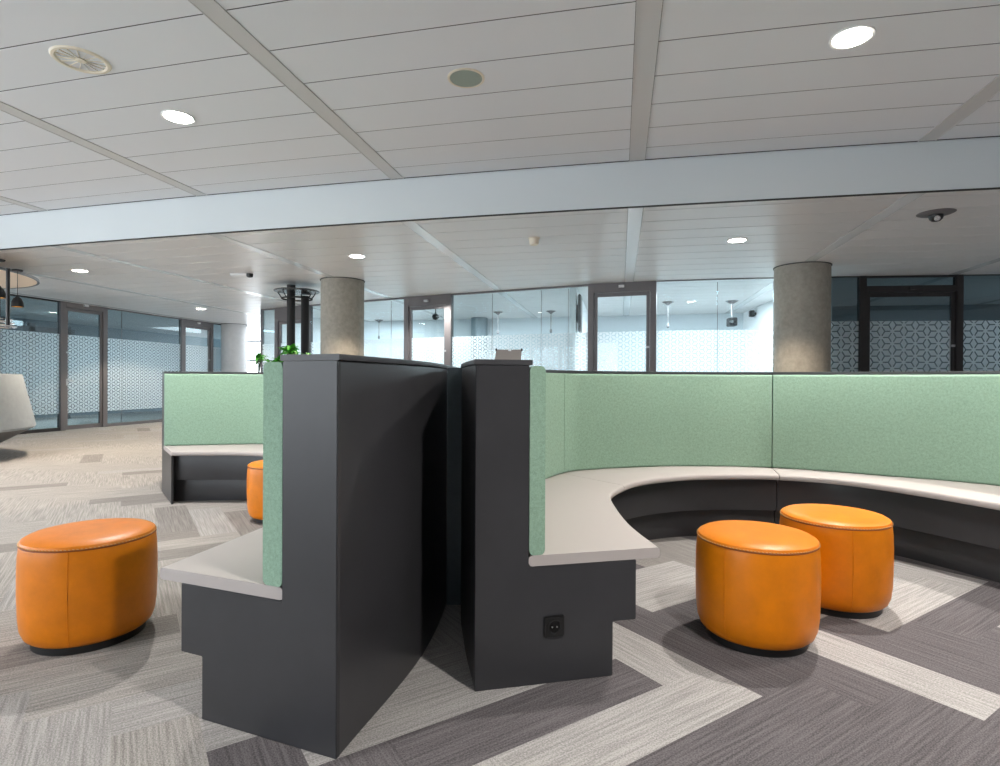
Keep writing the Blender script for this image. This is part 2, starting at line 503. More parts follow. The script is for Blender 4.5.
# ------------------------------------------------------------------ glazed walls
WT = [(-8.43, 12.20), (-6.9, 11.68), (-5.3, 11.22), (-4.3, 10.95), (-3.2, 10.64), (-1.42, 10.21), (-.5, 10.0), (.56, 9.88), (1.3, 9.85), (2.39, 9.9), (3.5, 10.0), (5.17, 10.17), (9.0, 10.6)]
def wy(x):
    for (a, ya), (b_, yb) in zip(WT, WT[1:]):
        if x <= b_: return ya+(yb-ya)*(x-a)/(b_-a)
    return WT[-1][1]
def rear(x):
    """where the sight line through picture column x meets the rear glazing, on plan"""
    r = ray(x, 383); d = g(r[0], r[1])
    lo, hi = 5.0, 25.0
    for _ in range(50):
        t = (lo+hi)/2
        if d[1]*t < wy(max(d[0]*t, -8.43)): lo = t
        else: hi = t
    return np.array((d[0]*t, d[1]*t))
LX = -11.85
def left(x):
    r = ray(x, 383); d = g(r[0], r[1]); t = LX/d[0]
    return np.array((LX, d[1]*t))

AL = .195
def film_mesh(p, q, z0, z1, off, AL=.195):
    """cut frosted film: rhombi meeting in six-pointed stars with clear lines between them"""
    p = np.array(p); q = np.array(q); L = np.linalg.norm(q-p); d = (q-p)/L; nrm = np.array((d[1], -d[0]))
    a = AL; h = a*math.sqrt(3)/2
    hw = .0085*(AL/.195)**.6; r0 = .030*AL/.195
    mb = MB()
    ci, cj = int(L/h)+3, int((z1-z0)/a)+3
    Sv = lambda i, j: np.array((i*h, z0+(j+(.5 if i % 2 else 0))*a))
    for i in range(-2, ci):
        for j in range(-2, cj):
            s1 = Sv(i, j)
            nb_ = [Sv(i, j+1), Sv(i+1, j+(1 if i % 2 else 0)), Sv(i+1, j-(0 if i % 2 else 1))]
            for s2 in nb_:
                e = s2-s1; mid = (s1+s2)/2; perp = np.array((-e[1], e[0]))/a
                c1 = mid+perp*a/(2*math.sqrt(3)); c2 = mid-perp*a/(2*math.sqrt(3))
                poly = []
                quad = [s1, c2, s2, c1]
                cen = mid
                for k in range(4):
                    A_, B_ = quad[k], quad[(k+1) % 4]
                    t = (B_-A_)/np.linalg.norm(B_-A_); nn = np.array((-t[1], t[0]))
                    if np.dot(cen-A_, nn) < 0: nn = -nn
                    Lq = np.linalg.norm(B_-A_)
                    if k % 2 == 0:   # star -> centroid
                        poly += [A_, A_+t*r0, A_+t*(r0+.002)+nn*hw, A_+t*(Lq-hw/math.sqrt(3))+nn*hw]
                    else:            # centroid -> star
                        poly += [A_+t*(Lq-r0-.002)+nn*hw, A_+t*(Lq-r0)]
                xs = [v[0] for v in poly]; zs = [v[1] for v in poly]
                if max(xs) <= .002 or min(xs) >= L-.002 or max(zs) <= z0+.002 or min(zs) >= z1-.002: continue
                vs = []
                for v in poly:
                    u = min(max(v[0], 0), L); z = min(max(v[1], z0), z1)
                    w = p+d*u+nrm*off
                    vs.append((w[0], w[1], z))
                mb.add(vs, [tuple(range(len(vs)))])
    return mb

FZ0 = .37
def pane(p, q, root, z0, z1, gm, film=True, facing=1, fz=2.09, al=.195):
    """glass pane with its own film, seams as thin joints"""
    p = np.array(p); q = np.array(q); d = (q-p)/np.linalg.norm(q-p)
    MB().slab(p, q, .012, z0, z1).build('glass', gm, root)
    if film:
        film_mesh(p, q, max(FZ0, z0+.01), min(fz, z1-.02), .010*facing, al).build('frosted_film', M['film'], root)

def pts_along(xa, xb, fn, n):
    return [fn(xa+(xb-xa)*k/n) for k in range(n+1)]

def window(n, xs, fn, fm, gm, ztop=HL, facing=1, fz=1.97, al=.128, rail=.03):
    """glazing between picture columns xs[0]..xs[-1]; inner xs are glass joints"""
    P = [fn(x) for x in xs]
    base = (P[0]+P[-1])/2
    root = struct(empty('window_%d' % n, (base[0], base[1], 0)))
    fr = MB()
    for a, b_ in zip(P, P[1:]):
        fr.slab(a, b_, .06, 0, .07); fr.slab(a, b_, .06, ztop-rail, ztop)
    fr.build('frame', fm, root)
    for k, (a, b_) in enumerate(zip(P, P[1:])):
        d = (b_-a)/np.linalg.norm(b_-a)
        pane(a+d*.003, b_-d*.003, root, .07, ztop-rail, gm, facing=facing, fz=fz, al=al)
    if len(P) > 2:
        j = MB()
        for a in P[1:-1]: j.box((a[0], a[1], ztop/2), (.006, .016, ztop-.1), 0)
        j.build('glass_joint', M['frame'], root)
    return root

def door(n, x0, x1, fn, fm, gm, pw, head, head_h, transom=False, handle_right=True, facing=1, fz=1.97, al=.128):
    """framed glass door; pw = post width, head = underside height of the header"""
    a, b_ = fn(x0), fn(x1); d = (b_-a)/np.linalg.norm(b_-a); nrm = np.array((d[1], -d[0]))*facing
    ang = math.atan2(d[1], d[0]); base = (a+b_)/2
    root = struct(empty('door_%d' % n, (base[0], base[1], 0)))
    fr = MB()
    for e, sg in ((a, 1), (b_, -1)):
        c = e+d*sg*pw/2
        fr.box((c[0], c[1], HL/2), (pw, .10, HL), ang)
    top = HL if not transom else head+head_h
    ia, ib = a+d*pw, b_-d*pw
    fr.slab(ia, ib, .10, head, top)
    fr.slab(ia, ib, .06, HL-.03, HL)
    fr.build('frame', fm, root, .004)
    if transom:
        MB().slab(ia, ib, .012, head+head_h, HL-.03).build('glass', gm, root)
    st = .055
    lf = MB(); la, lb = ia+d*.006, ib-d*.006
    for e, sg in ((la, 1), (lb, -1)):
        c = e+d*sg*st/2; lf.box((c[0], c[1], (head+.01)/2), (st, .05, head-.02), ang)
    lf.slab(la+d*st, lb-d*st, .05, .01, .10); lf.slab(la+d*st, lb-d*st, .05, head-.07, head-.008)
    leaf = lf.build('door_leaf', fm, root, .003)
    MB().slab(la+d*st, lb-d*st, .012, .10, head-.07).build('glass', gm, leaf)
    film_mesh(la+d*st, lb-d*st, FZ0, min(fz, head-.09), .010*facing, al).build('frosted_film', M['film'], leaf)
    e = (lb-d*.03) if handle_right else (la+d*.03)
    h = MB(); c = e+nrm*.045
    h.box((e[0]+nrm[0]*.03, e[1]+nrm[1]*.03, 1.05), (.04, .012, .14), ang)
    sgn = -1 if handle_right else 1
    h.tube([(e[0]+nrm[0]*.03, e[1]+nrm[1]*.03, 1.08), (c[0]+nrm[0]*.03, c[1]+nrm[1]*.03, 1.08), (c[0]+nrm[0]*.03+sgn*d[0]*.12, c[1]+nrm[1]*.03+sgn*d[1]*.12, 1.08)], .009, 8)
    h.build('handle', M['steel'], leaf)
    k = MB(); q = e+nrm*.03; k.box((q[0], q[1], 1.70), (.05, .02, .035), ang); k.build('lock_plate', M['steel'], leaf)
    s = MB(); q = base+nrm*.07; s.box((q[0], q[1], head+.09 if not transom else head+.05), (.09, .05, .04), ang); s.build('door_sensor', M['whiteplastic'] if not transom else fm, root)
    return root

fr_, fd_ = M['frame'], M['frame_dark']
window(1, [262, 276], rear, fr_, M['glass'])
door(1, 276, 311, rear, fr_, M['glass'], .12, 2.48, .3)
window(2, [311, 345, 391, 405], rear, fr_, M['glass'])
door(2, 405, 452, rear, fr_, M['glass'], .11, 2.60, .2)
window(3, [452, 492, 541, 568, 588], rear, fr_, M['glass'])
door(3, 588, 656, rear, fr_, M['glass'], .10, 2.64, .16)
window(4, [656, 717, 773, 826], rear, fr_, M['glass'], rail=.012)
window(5, [829, 858], rear, fd_, M['glass_teal'], fz=2.09, al=.195, rail=.012)
door(4, 858, 961, rear, fd_, M['glass_teal'], .10, 2.54, .10, transom=True, fz=2.09, al=.195)
window(6, [961, 1030, 1110], rear, fd_, M['glass_teal'], fz=2.09, al=.195, rail=.012)
# side glazing along the left corridor (facing the seating)
def leftc(x): return left(x)
window(7, [-62, 0, 59], leftc, fd_, M['glass_teal'], facing=1, fz=2.09, al=.15)
door(5, 59, 106, leftc, fr_, M['glass_teal'], .12, 2.68, .12, handle_right=False, fz=2.09, al=.15)
window(8, [106, 121.5, 180], leftc, fr_, M['glass_teal'], fz=2.09, al=.15)
door(6, 180, 212, leftc, fr_, M['glass'], .12, 2.64, .16, fz=2.09, al=.15)
window(9, [212, 226], leftc, fr_, M['glass_teal'], fz=2.09, al=.15)
# end jamb of the rear glazing
e = rear(262)
struct(MB().box((e[0], e[1], HL/2), (.05, .06, HL), 0).build('trim_60', fr_))

# ------------------------------------------------------------------ rooms behind the glass
BW = 14.4
pA = at_z(577, 294, HL)[0]               # partition between the two pale rooms
cR = at_z(743, 313, HL)                   # far right corner of the middle room
sR = rear(826)
struct(MB().slab((-7.9, BW+.9), (cR[0]+.05, cR[1]+.05), .12, 0, HL).build('wall_rooms', M['roomwall']))
struct(MB().slab((pA, wy(pA)+.03), (pA, BW), .10, 0, HL).build('wall_partition', M['white']))
struct(MB().slab((sR[0]+.05, sR[1]+.05), (cR[0]+.05, cR[1]), .10, 0, HL).build('wall_partition.001', M['white']))
struct(MB().slab((-8.38, 12.25), (-7.95, BW+.9), .10, 0, HL).build('wall_partition.002', M['white']))
struct(MB().slab((cR[0]+.1, BW-.6), (XMAX, BW-.2), .12, 0, HL).build('wall_dark_room', M['greywall']))
# corridor end, left rooms, outer walls
struct(MB().slab((-7.95, BW+.9), (-7.95, YMAX), .12, 0, HL).build('wall_corridor', M['white']))
def facade(name, p, q, z0, z1, mid, n, ztop):
    """outer wall with a band of windows between z0 and z1, mullions between"""
    p = np.array(p); q = np.array(q)
    w = MB().slab(p, q, .2, 0, z0); w.slab(p, q, .2, z1, ztop)
    d = (q-p)/n
    for k in range(n+1):
        c = p+d*k; w.box((c[0], c[1], (z0+z1)/2), (.12, .2, z1-z0), math.atan2(d[1], d[0]))
    if mid:
        w.slab(p, q, .06, mid-.04, mid+.04)
    return struct(w.build(name, M['white']))
facade('wall_end', (XMIN, YMAX-.1), (-7.95, YMAX-.1), .25, 2.72, 1.95, 5, HL)
facade('wall_back', (XMIN, YMIN+.1), (-3.4, YMIN+.1), .6, 2.75, None, 6, HU+.02)
struct(MB().slab((-3.4, YMIN+.1), (XMAX, YMIN+.1), .2, 0, HU+.02).build('wall_back.001', M['greywall']))
struct(MB().slab((XMAX-.06, YMIN), (XMAX-.06, YMAX), .12, 0, HU).build('wall_right', M['white']))
struct(MB().slab((XMIN+.06, 7.2), (XMIN+.06, YMAX), .12, 0, HL).build('wall_left', M['greywall']))
facade('wall_left.001', (XMIN+.1, YMIN), (XMIN+.1, 7.2), .4, 2.75, None, 6, HU+.02)
# wall that carries the left glazing on towards the camera side
yl = left(-62)[1]
struct(MB().slab((XMIN, yl-.05), (LX+.04, yl-.05), .10, 0, HL).build('wall_left.002', M['white']))
# dark inner window frames seen through the left glazing
mb = MB()
for y in (8.2, 10.4, 11.4, 12.3, 13.3): mb.box((-15.3, y, 1.3), (.10, .16, 2.6))
mb.box((-15.3, 10.7, 2.45), (.10, 5.6, .14)); mb.box((-15.3, 10.7, .35), (.1, 5.6, .12))
struct(mb.build('window_10', fd_))

# ------------------------------------------------------------------ curved bench booths
def bench(name, label, inner, back, outer, seams, ends, N=14, plain_end=False, PT=.08):
    I = catmull([g(*p) for p in inner], N); Bk = catmull([g(*p) for p in back], N); O = catmull([g(*p) for p in outer], N)
    n = len(I)
    root = empty(name, ((I[0][0]+O[0][0])/2, (I[0][1]+O[0][1])/2, 0))
    tag(root, label, 'bench', 'curved booth benches')
    # direction back -> outer per sample
    cush_b = []
    for i in range(n):
        d = O[i]-Bk[i]; cush_b.append(Bk[i]+d/np.linalg.norm(d)*PT)
    CB = np.array(cush_b)
    # straight trim at the two ends so that everything stays in the plane of the end panel
    cuts = [0]+[s*N for s in seams]+[n-1]
    def lerp_cut(C, i0, i1, t0, t1):
        seg = [c.copy() for c in C[i0:i1+1]]
        if t0: seg[0] = seg[0]+(seg[1]-seg[0])*t0
        if t1: seg[-1] = seg[-1]+(seg[-2]-seg[-1])*t1
        return np.array(seg)
    t1s = .002
    def gapfrac(C, i): 
        return min(.4, .0025/np.linalg.norm(C[min(i+1, n-1)]-C[max(i-1, 0)])*2)
    for a, b_ in zip(cuts, cuts[1:]):
        ga = 0 if a == 0 else .09; gb = 0 if b_ == n-1 else .09
        MB().sweep(lerp_cut(I, a, b_, ga, gb), lerp_cut(Bk, a, b_, ga, gb), 0, -PT, .438, .478, .014).build('seat_cushion', M['seat'], root)
        MB().sweep(lerp_cut(Bk, a, b_, ga, gb), lerp_cut(CB, a, b_, ga, gb), 0, .002, .4785, 1.176, .018).build('back_cushion', M['green'], root)
    t_in = .018
    def trimmed(C):
        C = [c.copy() for c in C]
        d = C[1]-C[0]; C[0] = C[0]+d*min(.9, t_in/np.linalg.norm(d))
        d = C[-2]-C[-1]; C[-1] = C[-1]+d*min(.9, t_in/np.linalg.norm(d))
        return np.array(C)
    It, Bt, CBt, Ot = trimmed(I), trimmed(Bk), trimmed(CB), trimmed(O)
    for a, b_ in zip(cuts, cuts[1:]):
        ga = 0 if a == 0 else .06; gb = 0 if b_ == n-1 else .06
        Is, Bs = lerp_cut(It, a, b_, ga, gb), lerp_cut(Bt, a, b_, ga, gb)
        MB().sweep(Is, Bs, .10, -.06, .207, .437, .002).build('seat_apron', M['dark'], root)
        MB().sweep(Is, Bs, .19, -.06, 0, .207, .002).build('plinth', M['dark'], root)
    MB().sweep(CBt, Ot, 0, 0, 0, 1.178, .003).build('back_shell', M['dark'], root)
    # cap on top of the back
    capA = []
    for i in range(n):
        d = O[i]-Bk[i]; capA.append(Bk[i]+d/np.linalg.norm(d)*(PT-.012))
    MB().sweep(np.array(capA), O, 0, -.006, 1.179, 1.198, .002).build('top_cap', M['cap'], root)
    # stepped end panels
    for (k, nxt) in ((0, 1), (n-1, n-2)):
        if not ends[0 if k == 0 else 1]: continue
        o, i_, cb = O[k], I[k], CB[k]
        d = (i_-o); L = np.linalg.norm(d); d = d/L
        inn = np.array((-d[1], d[0]))
        if np.dot(inn, (O[nxt]+I[nxt])/2-(O[k]+I[k])/2) < 0: inn = -inn
        lp = np.dot(cb-o, d); st_ = not (plain_end and k > 0)
        prof = [(0, 0)]+([(L-.195, 0), (L-.195, .207), (L-.10, .207), (L-.10, .437)] if st_ else [(L-.02, 0), (L-.02, .437)])+[(lp, .437), (lp, 1.178), (0, 1.178)]
        vs = []
        for (s_2, z) in prof: q = o+d*s_2; vs.append((q[0], q[1], z))
        for (s_2, z) in prof: q = o+d*s_2+inn*.018; vs.append((q[0], q[1], z))
        m = len(prof)
        MB().add(vs, [tuple(range(m)), tuple(range(2*m-1, m-1, -1))]+[(q, (q+1) % m, m+(q+1) % m, m+q) for q in range(m)]).build('end_panel', M['dark'], root, .0025)
    return root, I, Bk, O

R_in = [(.624, 2.217), (.592, 2.55), (.597, 2.9), (.635, 3.25), (.77, 3.53), (.93, 3.73), (1.2, 3.90), (1.5, 3.98), (1.94, 3.965), (2.341, 3.713), (2.676, 3.056), (2.85, 2.3), (2.88, 2.0)]
R_bk = [(.169, 2.113), (.125, 2.6), (.13, 3.05), (.22, 3.52), (.449, 3.978), (.655, 4.14), (1.131, 4.298), (1.519, 4.335), (2.038, 4.277), (2.6, 3.96), (3.17, 3.48), (3.4, 2.5), (3.43, 2.0)]
R_out = [(-.086, 2.055), (-.15, 2.45), (-.18, 2.85), (-.10, 3.55), (.15, 4.15), (.46, 4.43), (1.06, 4.64), (1.52, 4.68), (2.14, 4.61), (2.85, 4.22), (3.5, 3.68), (3.75, 2.55), (3.78, 2.0)]
rootR, IR, BR, OR = bench('curved_bench', 'right-hand curved booth bench holding two orange ottomans and a wall socket on its end', R_in, R_bk, R_out, [4, 8], (True, True), PT=.062)
L_in = [(-1.16, 1.954), (-1.04, 2.5), (-.93, 3.2), (-1.0, 3.95), (-1.3, 4.5), (-1.75, 4.9), (-2.25, 5.11), (-2.93, 5.105)]
L_bk = [(-.742, 1.793), (-.60, 2.4), (-.50, 3.1), (-.53, 3.95), (-.85, 4.75), (-1.45, 5.35), (-2.25, 5.70), (-3.225, 5.505)]
L_out = [(-.478, 1.683), (-.312, 2.33), (-.262, 3.0), (-.28, 4.0), (-.62, 4.95), (-1.28, 5.6), (-2.25, 5.96), (-3.375, 5.715)]
rootL, IL, BL, OL = bench('curved_bench', 'left-hand curved booth bench opening to the left, with planters behind its far end', L_in, L_bk, L_out, [2, 5], (True, True), plain_end=True)

# power socket on the end panel of the right-hand bench (fixed to it: a part)
def on_panel(x, y):
    o = OR[0]; i_ = IR[0]; d = (i_-o)/np.linalg.norm(i_-o)
    r = ray(x, y); gd = np.array(g(r[0], r[1]))
    A_ = np.array([[gd[0], -d[0]], [gd[1], -d[1]]]); t, s2 = np.linalg.solve(A_, o)
    q = o+d*s2; return q, d, EYE+r[2]*t
q, d, z = on_panel(553.5, 625.5)
ang = math.atan2(d[1], d[0]); nn = np.array((d[1], -d[0]))
c = q+nn*.006
sock = MB().box((c[0], c[1], z), (.078, .012, .078), ang).build('power_socket', M['black'], rootR, .004)
def disc_on(q, d, nn, z, r, depth, off, name, m, parent, inner=None):
    vs = []; n = 24; mb = MB()
    for dep in (off, off+depth):
        for k in range(n):
            a = 2*math.pi*k/n; p = q+d*r*math.cos(a)+nn*dep
            vs.append((p[0], p[1], z+r*math.sin(a)))
    fs = [(k, (k+1) % n, n+(k+1) % n, n+k) for k in range(n)]+[tuple(range(n)), tuple(range(2*n-1, n-1, -1))]
    if inner:
        vs2 = []
        for k in range(n):
            a = 2*math.pi*k/n; p = q+d*inner*math.cos(a)+nn*(off+depth); vs2.append((p[0], p[1], z+inner*math.sin(a)))
        for k in range(n):
            a = 2*math.pi*k/n; p = q+d*inner*math.cos(a)+nn*(off); vs2.append((p[0], p[1], z+inner*math.sin(a)))
        mb.add(vs+vs2, [(k, (k+1) % n, n+(k+1) % n, n+k) for k in range(n)]+[(n+k, n+(k+1) % n, 2*n+(k+1) % n, 2*n+k) for k in range(n)]+[(2*n+k, 2*n+(k+1) % n, 3*n+(k+1) % n, 3*n+k) for k in range(n)]+[tuple(range(4*n-1, 3*n-1, -1))])
    else: mb.add(vs, fs)
    return mb.build(name, m, parent)
disc_on(q, d, nn, z, .026, .004, .012, 'socket_well', M['blackmatte'], sock, .021)
for sx in (-1, 1): disc_on(q+d*sx*.009, d, nn, z, .0028, .003, .0125, 'contact', M['steel'], sock)

# filler panel closing the slot between the two benches
fa, fb = g(-.263, 2.868), g(-.184, 2.868)
o = MB().slab(fa, fb, .03, 0, 1.185).build('filler_panel', M['filler'], None, .003)
tag(o, 'narrow blue-grey upright panel closing the slot between the two curved benches', 'panel')

# ------------------------------------------------------------------ ottomans
OR_R, OR_H = .2525, .462
def make_ottoman():
    root = empty('ottoman', (0, 0, 0)); tag(root, '', 'ottoman', 'orange leather ottomans')
    R, H = OR_R, OR_H
    prof = [(R-.055, .028), (R-.035, .034), (R-.02, .048), (R-.009, .078), (R-.003, .13), (R, .22), (R, .31), (R-.002, .38), (R-.006, H-.040), (R-.008, H-.032)]
    MB().lathe((0, 0, 0), prof, 72).build('body', M['orange'], root)
    top = [(R-.011, H-.034), (R-.007, H-.026), (R-.011, H-.016), (R-.026, H-.007), (R-.06, H-.001), (R-.12, H+.004), (.05, H+.006), (.004, H+.006)]
    MB().lathe((0, 0, 0), top, 72).build('cushion_top', M['orange'], root)
    MB().torus((0, 0, H-.031), R-.0065, .003, 96, 6).build('piping', M['seam'], root)
    st = MB(); n = 110
    for k in range(n):
        a0 = 2*math.pi*k/n; a1 = a0+2*math.pi/n*.55; r = R-.0050
        st.tube([(r*math.cos(a0), r*math.sin(a0), H-.024), (r*math.cos(a1), r*math.sin(a1), H-.0255)], .0013, 5)
    st.build('stitching', M['stitch'], root)
    for k, a in enumerate((0, 2.1, 4.2)):
        pts = [((r+.0004)*math.cos(a), (r+.0004)*math.sin(a), z) for r, z in prof[1:]]
        MB().tube(pts, .0016, 6).build('side_seam', M['orange'], root)
    MB().lathe((0, 0, 0), [(R-.045, 0), (R-.045, .034)], 64).build('base', M['black'], root)
    return root
def az_pos(az_deg, dist):
    a = math.radians(az_deg); p = g(dist*math.sin(a), dist*math.cos(a)); return (p[0], p[1], 0)
ot = make_ottoman()
ot.location = az_pos(-35.55, 3.09); ot.rotation_euler.z = -1.05
ot['label'] = 'orange leather ottoman standing alone outside the left bench, nearest the grey counter side'
copy_thing(ot, az_pos(24.2, 2.772), 1.9, 'front orange leather ottoman of the pair inside the right bench')
copy_thing(ot, az_pos(30.36, 3.375), 2.6, 'rear orange leather ottoman of the pair inside the right bench, partly hidden')
copy_thing(ot, az_pos(-20.95, 4.97), .8, 'orange leather ottoman inside the left bench, half hidden by its green back')

# ------------------------------------------------------------------ card holder on the bench top
c0 = at_d(508, 357, 2.42); c0 = (c0[0], c0[1], 1.198)
ch = empty('card_holder', c0); tag(ch, 'small grey tilted card holder with black corner clips on top of the right bench end', 'card holder')
ca = math.atan2(DX, DY)
def loc(dx, dy, dz):
    return (c0[0]+dx*math.cos(ca)-dy*math.sin(ca), c0[1]+dx*math.sin(ca)+dy*math.cos(ca), c0[2]+dz)
vs = [loc(-.058, 0, .001), (loc(.054, 0, .001)), loc(.060, .05, .058), loc(-.050, .05, .058), loc(-.058, .012, .001), loc(.054, .012, .001), loc(.060, .056, .054), loc(-.050, .056, .054)]
MB().add(vs, [(0, 1, 2, 3), (7, 6, 5, 4), (0, 4, 5, 1), (1, 5, 6, 2), (2, 6, 7, 3), (3, 7, 4, 0)]).build('card', M['card'], ch)
MB().add([loc(-.03, .055, .0), loc(.03, .055, 0), loc(.03, .06, 0), loc(-.03, .06, 0), loc(-.03, .05, .044), loc(.03, .05, .044), loc(.03, .055, .044), loc(-.03, .055, .044)], [(0, 1, 2, 3), (4, 5, 6, 7), (0, 1, 5, 4), (1, 2, 6, 5), (2, 3, 7, 6), (3, 0, 4, 7)]).build('support', M['black'], ch)
for xx in (-.050, .060):
    p = loc(xx, .05, .057); MB().box(p, (.008, .012, .012), ca).build('clip', M['black'], ch, .002)
p = loc(.008, .042, .054); MB().box(p, (.012, .004, .006), ca).build('logo_tab', M['whiteplastic'], ch)

# ------------------------------------------------------------------ ceiling fittings
def downlight(xy, z, label, on=True, r=.085, lensm=None):
    root = empty('downlight', (xy[0], xy[1], z)); tag(root, label, 'ceiling light', 'round recessed ceiling downlights')
    MB().lathe((xy[0], xy[1], z), [(r, -.006), (r+.016, -.010), (r+.018, -.006), (r+.018, .004), (r, .004)], 40, caps=False).build('trim_ring', M['whiteplastic'], root)
    MB().lathe((xy[0], xy[1], z), [(r-.001, -.0075), (r-.001, -.002)], 40).build('lens', lensm or M['lamp'], root)
    return root
def spot(xy, z, energy, color=(1, .95, .89), size=126, blend=.55, radius=.045):
    l = bpy.data.lights.new('downlight_beam', 'SPOT'); l.energy = energy; l.color = color
    l.spot_size = math.radians(size); l.spot_blend = blend; l.shadow_soft_size = radius
    o = bpy.data.objects.new('downlight_beam', l); COL.objects.link(o); o.location = (xy[0], xy[1], z-.02)
    return o
E_UP, E_LO = 370, 340
for xy, lab in (((-3.50, 3.99), 'downlight in the upper ceiling near the round air diffuser'),
                ((1.38, 3.88), 'large bright downlight in the upper ceiling above the right bench')):
    downlight(xy, HU, lab, r=.105); spot(xy, HU, E_UP)
for xy in ((-8.2, 3.9), (-3.45, .6), (1.38, .6), (3.8, 3.9), (-8.2, .6), (6.2, .6), (-3.45, -2.7), (1.38, -2.7)):
    spot(xy, HU, E_UP*(.3 if xy[0] == -3.45 else 1.5 if xy == (-8.2, 3.9) else 1.3 if xy in ((1.38, -2.7), (3.8, 3.9)) else 1))
q1 = at_z(80, 270.5, HL); q2 = at_z(357, 256, HL); q3 = at_z(737, 240, HL); q4 = at_z(201, 308.6, HL)
for q, lab in ((q1, 'downlight in the lower ceiling beside the round ceiling disc of the bar'),
               (q2, 'downlight in the lower ceiling in front of the left concrete pillar'),
               (q3, 'downlight in the lower ceiling in front of the right concrete pillar'),
               (q4, 'distant downlight in front of the left glazed wall')):
    downlight(q, HL, lab, r=.095); spot(q, HL, E_LO, color=(1, .82, .63), blend=.25)
for xy in ((6.2, 7.2), (-3.45, 10.3), (-5.9, 9.6)): spot(xy, HL, E_LO*.6)

# air diffuser
q = at_z(81, 60, HU)
root = empty('air_diffuser', q); tag(root, 'round cream swirl air diffuser in the upper ceiling', 'air vent')
MB().lathe(q, [(.135, -.001), (.145, -.010), (.162, -.009), (.170, -.001), (.170, .01), (.135, .01)], 56, caps=False).build('frame', M['cream'], root)
MB().lathe(q, [(.136, .022), (.136, .03)], 40).build('backing', M['black'], root)
sw = MB()
for k in range(15):
    a = 2*math.pi*k/15; ca_, sa_ = math.cos(a), math.sin(a)
    def pp(r, t, z): return (q[0]+r*ca_-t*sa_, q[1]+r*sa_+t*ca_, q[2]+z)
    vs = [pp(.03, -.003, -.006), pp(.136, -.010, -.006), pp(.136, .002, .016), pp(.03, .001, .010), pp(.03, -.002, -.006), pp(.136, -.008, -.006), pp(.136, .004, .016), pp(.03, .002, .010)]
    sw.add(vs, [(0, 1, 2, 3), (7, 6, 5, 4), (0, 1, 5, 4), (1, 2, 6, 5), (2, 3, 7, 6), (3, 0, 4, 7)])
sw.build('vanes', M['cream'], root)
MB().lathe(q, [(.015, -.010), (.032, -.007), (.032, .01)], 30).build('hub', M['cream'], root)
# speaker
q = at_z(466, 78, HU)
root = empty('ceiling_speaker', q); tag(root, 'round flush ceiling speaker with grey-green grille and cream ring', 'speaker')
MB().lathe(q, [(.112, -.003), (.118, -.009), (.130, -.005), (.130, .006)], 48, caps=False).build('ring', M['cream'], root)
MB().lathe(q, [(.112, -.006), (.112, .0)], 48).build('grille', M['grille'], root)
# camera
q = at_z(936, 213, HL)
root = empty('ceiling_camera', q); tag(root, 'black dome camera on a round grey plate in the lower ceiling, right side', 'camera')
MB().lathe(q, [(.085, -.022), (.14, -.012), (.162, -.002), (.162, .006)], 48).build('base_plate', M['frame'], root)
MB().lathe((q[0], q[1], q[2]), [(.008, -.085), (.035, -.08), (.055, -.062), (.062, -.04), (.062, -.02)], 32).build('housing', M['black'], root)
MB().tube([(q[0]-.01, q[1]-.03, q[2]-.05), (q[0]-.03, q[1]-.085, q[2]-.075)], .026, 14).build('lens', M['chrome'], root)
# smoke detector
q = at_z(534, 238, HL)
root = empty('smoke_detector', q); tag(root, 'small cream smoke detector under the lower ceiling left of the middle band', 'smoke detector')
MB().lathe(q, [(.062, -.014), (.07, -.008), (.07, .004)], 28).build('base', M['cream'], root)
MB().lathe(q, [(.034, -.085), (.048, -.08), (.055, -.06), (.055, -.012)], 28).build('head', M['cream'], root)
# motion sensor further back
q = at_z(243, 274, HL)
root = empty('motion_sensor', q); tag(root, 'flat white ceiling sensor with black eye, in front of the left pillar', 'sensor')
MB().box((q[0]-.05, q[1], HL-.008), (.26, .14, .05), .2).build('housing', M['whiteplastic'], root, .008)
MB().lathe((q[0]+.12, q[1], HL), [(.025, -.06), (.045, -.05), (.05, -.03), (.05, .008)], 24).build('eye', M['black'], root)

# ------------------------------------------------------------------ round bar at the left edge
bc = g(-8.18, 7.65)
root = empty('bar_counter', (bc[0], bc[1], 0)); tag(root, 'round grey stone-look bar counter, flared and undercut, at the left edge', 'counter')
n = 40
MB().lathe((bc[0], bc[1], 0), [(1.30, 1.17), (1.34, 1.19), (1.375, 1.185), (1.385, 1.15), (1.535, .46), (1.54, .43), (1.52, .40)], n, smooth=True).build('body', M['felt'], root)
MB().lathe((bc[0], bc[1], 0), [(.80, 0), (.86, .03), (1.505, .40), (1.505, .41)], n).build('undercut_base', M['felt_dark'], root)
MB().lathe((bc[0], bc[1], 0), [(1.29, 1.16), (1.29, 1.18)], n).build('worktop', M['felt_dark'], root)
root = empty('ceiling_disc', (bc[0], bc[1], HL)); tag(root, 'large round warm-lit beige ceiling disc with grey rim above the bar counter', 'ceiling panel')
MB().lathe((bc[0], bc[1], 0), [(1.545, 2.568), (1.545, 2.595)], 96).build('panel', M['disc'], root)
MB().lathe((bc[0], bc[1], 0), [(1.547, 2.565), (1.575, 2.565), (1.575, 2.598), (1.547, 2.598)], 96, caps=False).build('rim', M['disc_rim'], root)
MB().lathe((bc[0], bc[1], 0), [(.5, 2.60), (.5, HL)], 48).build('drop_core', M['disc'], root)
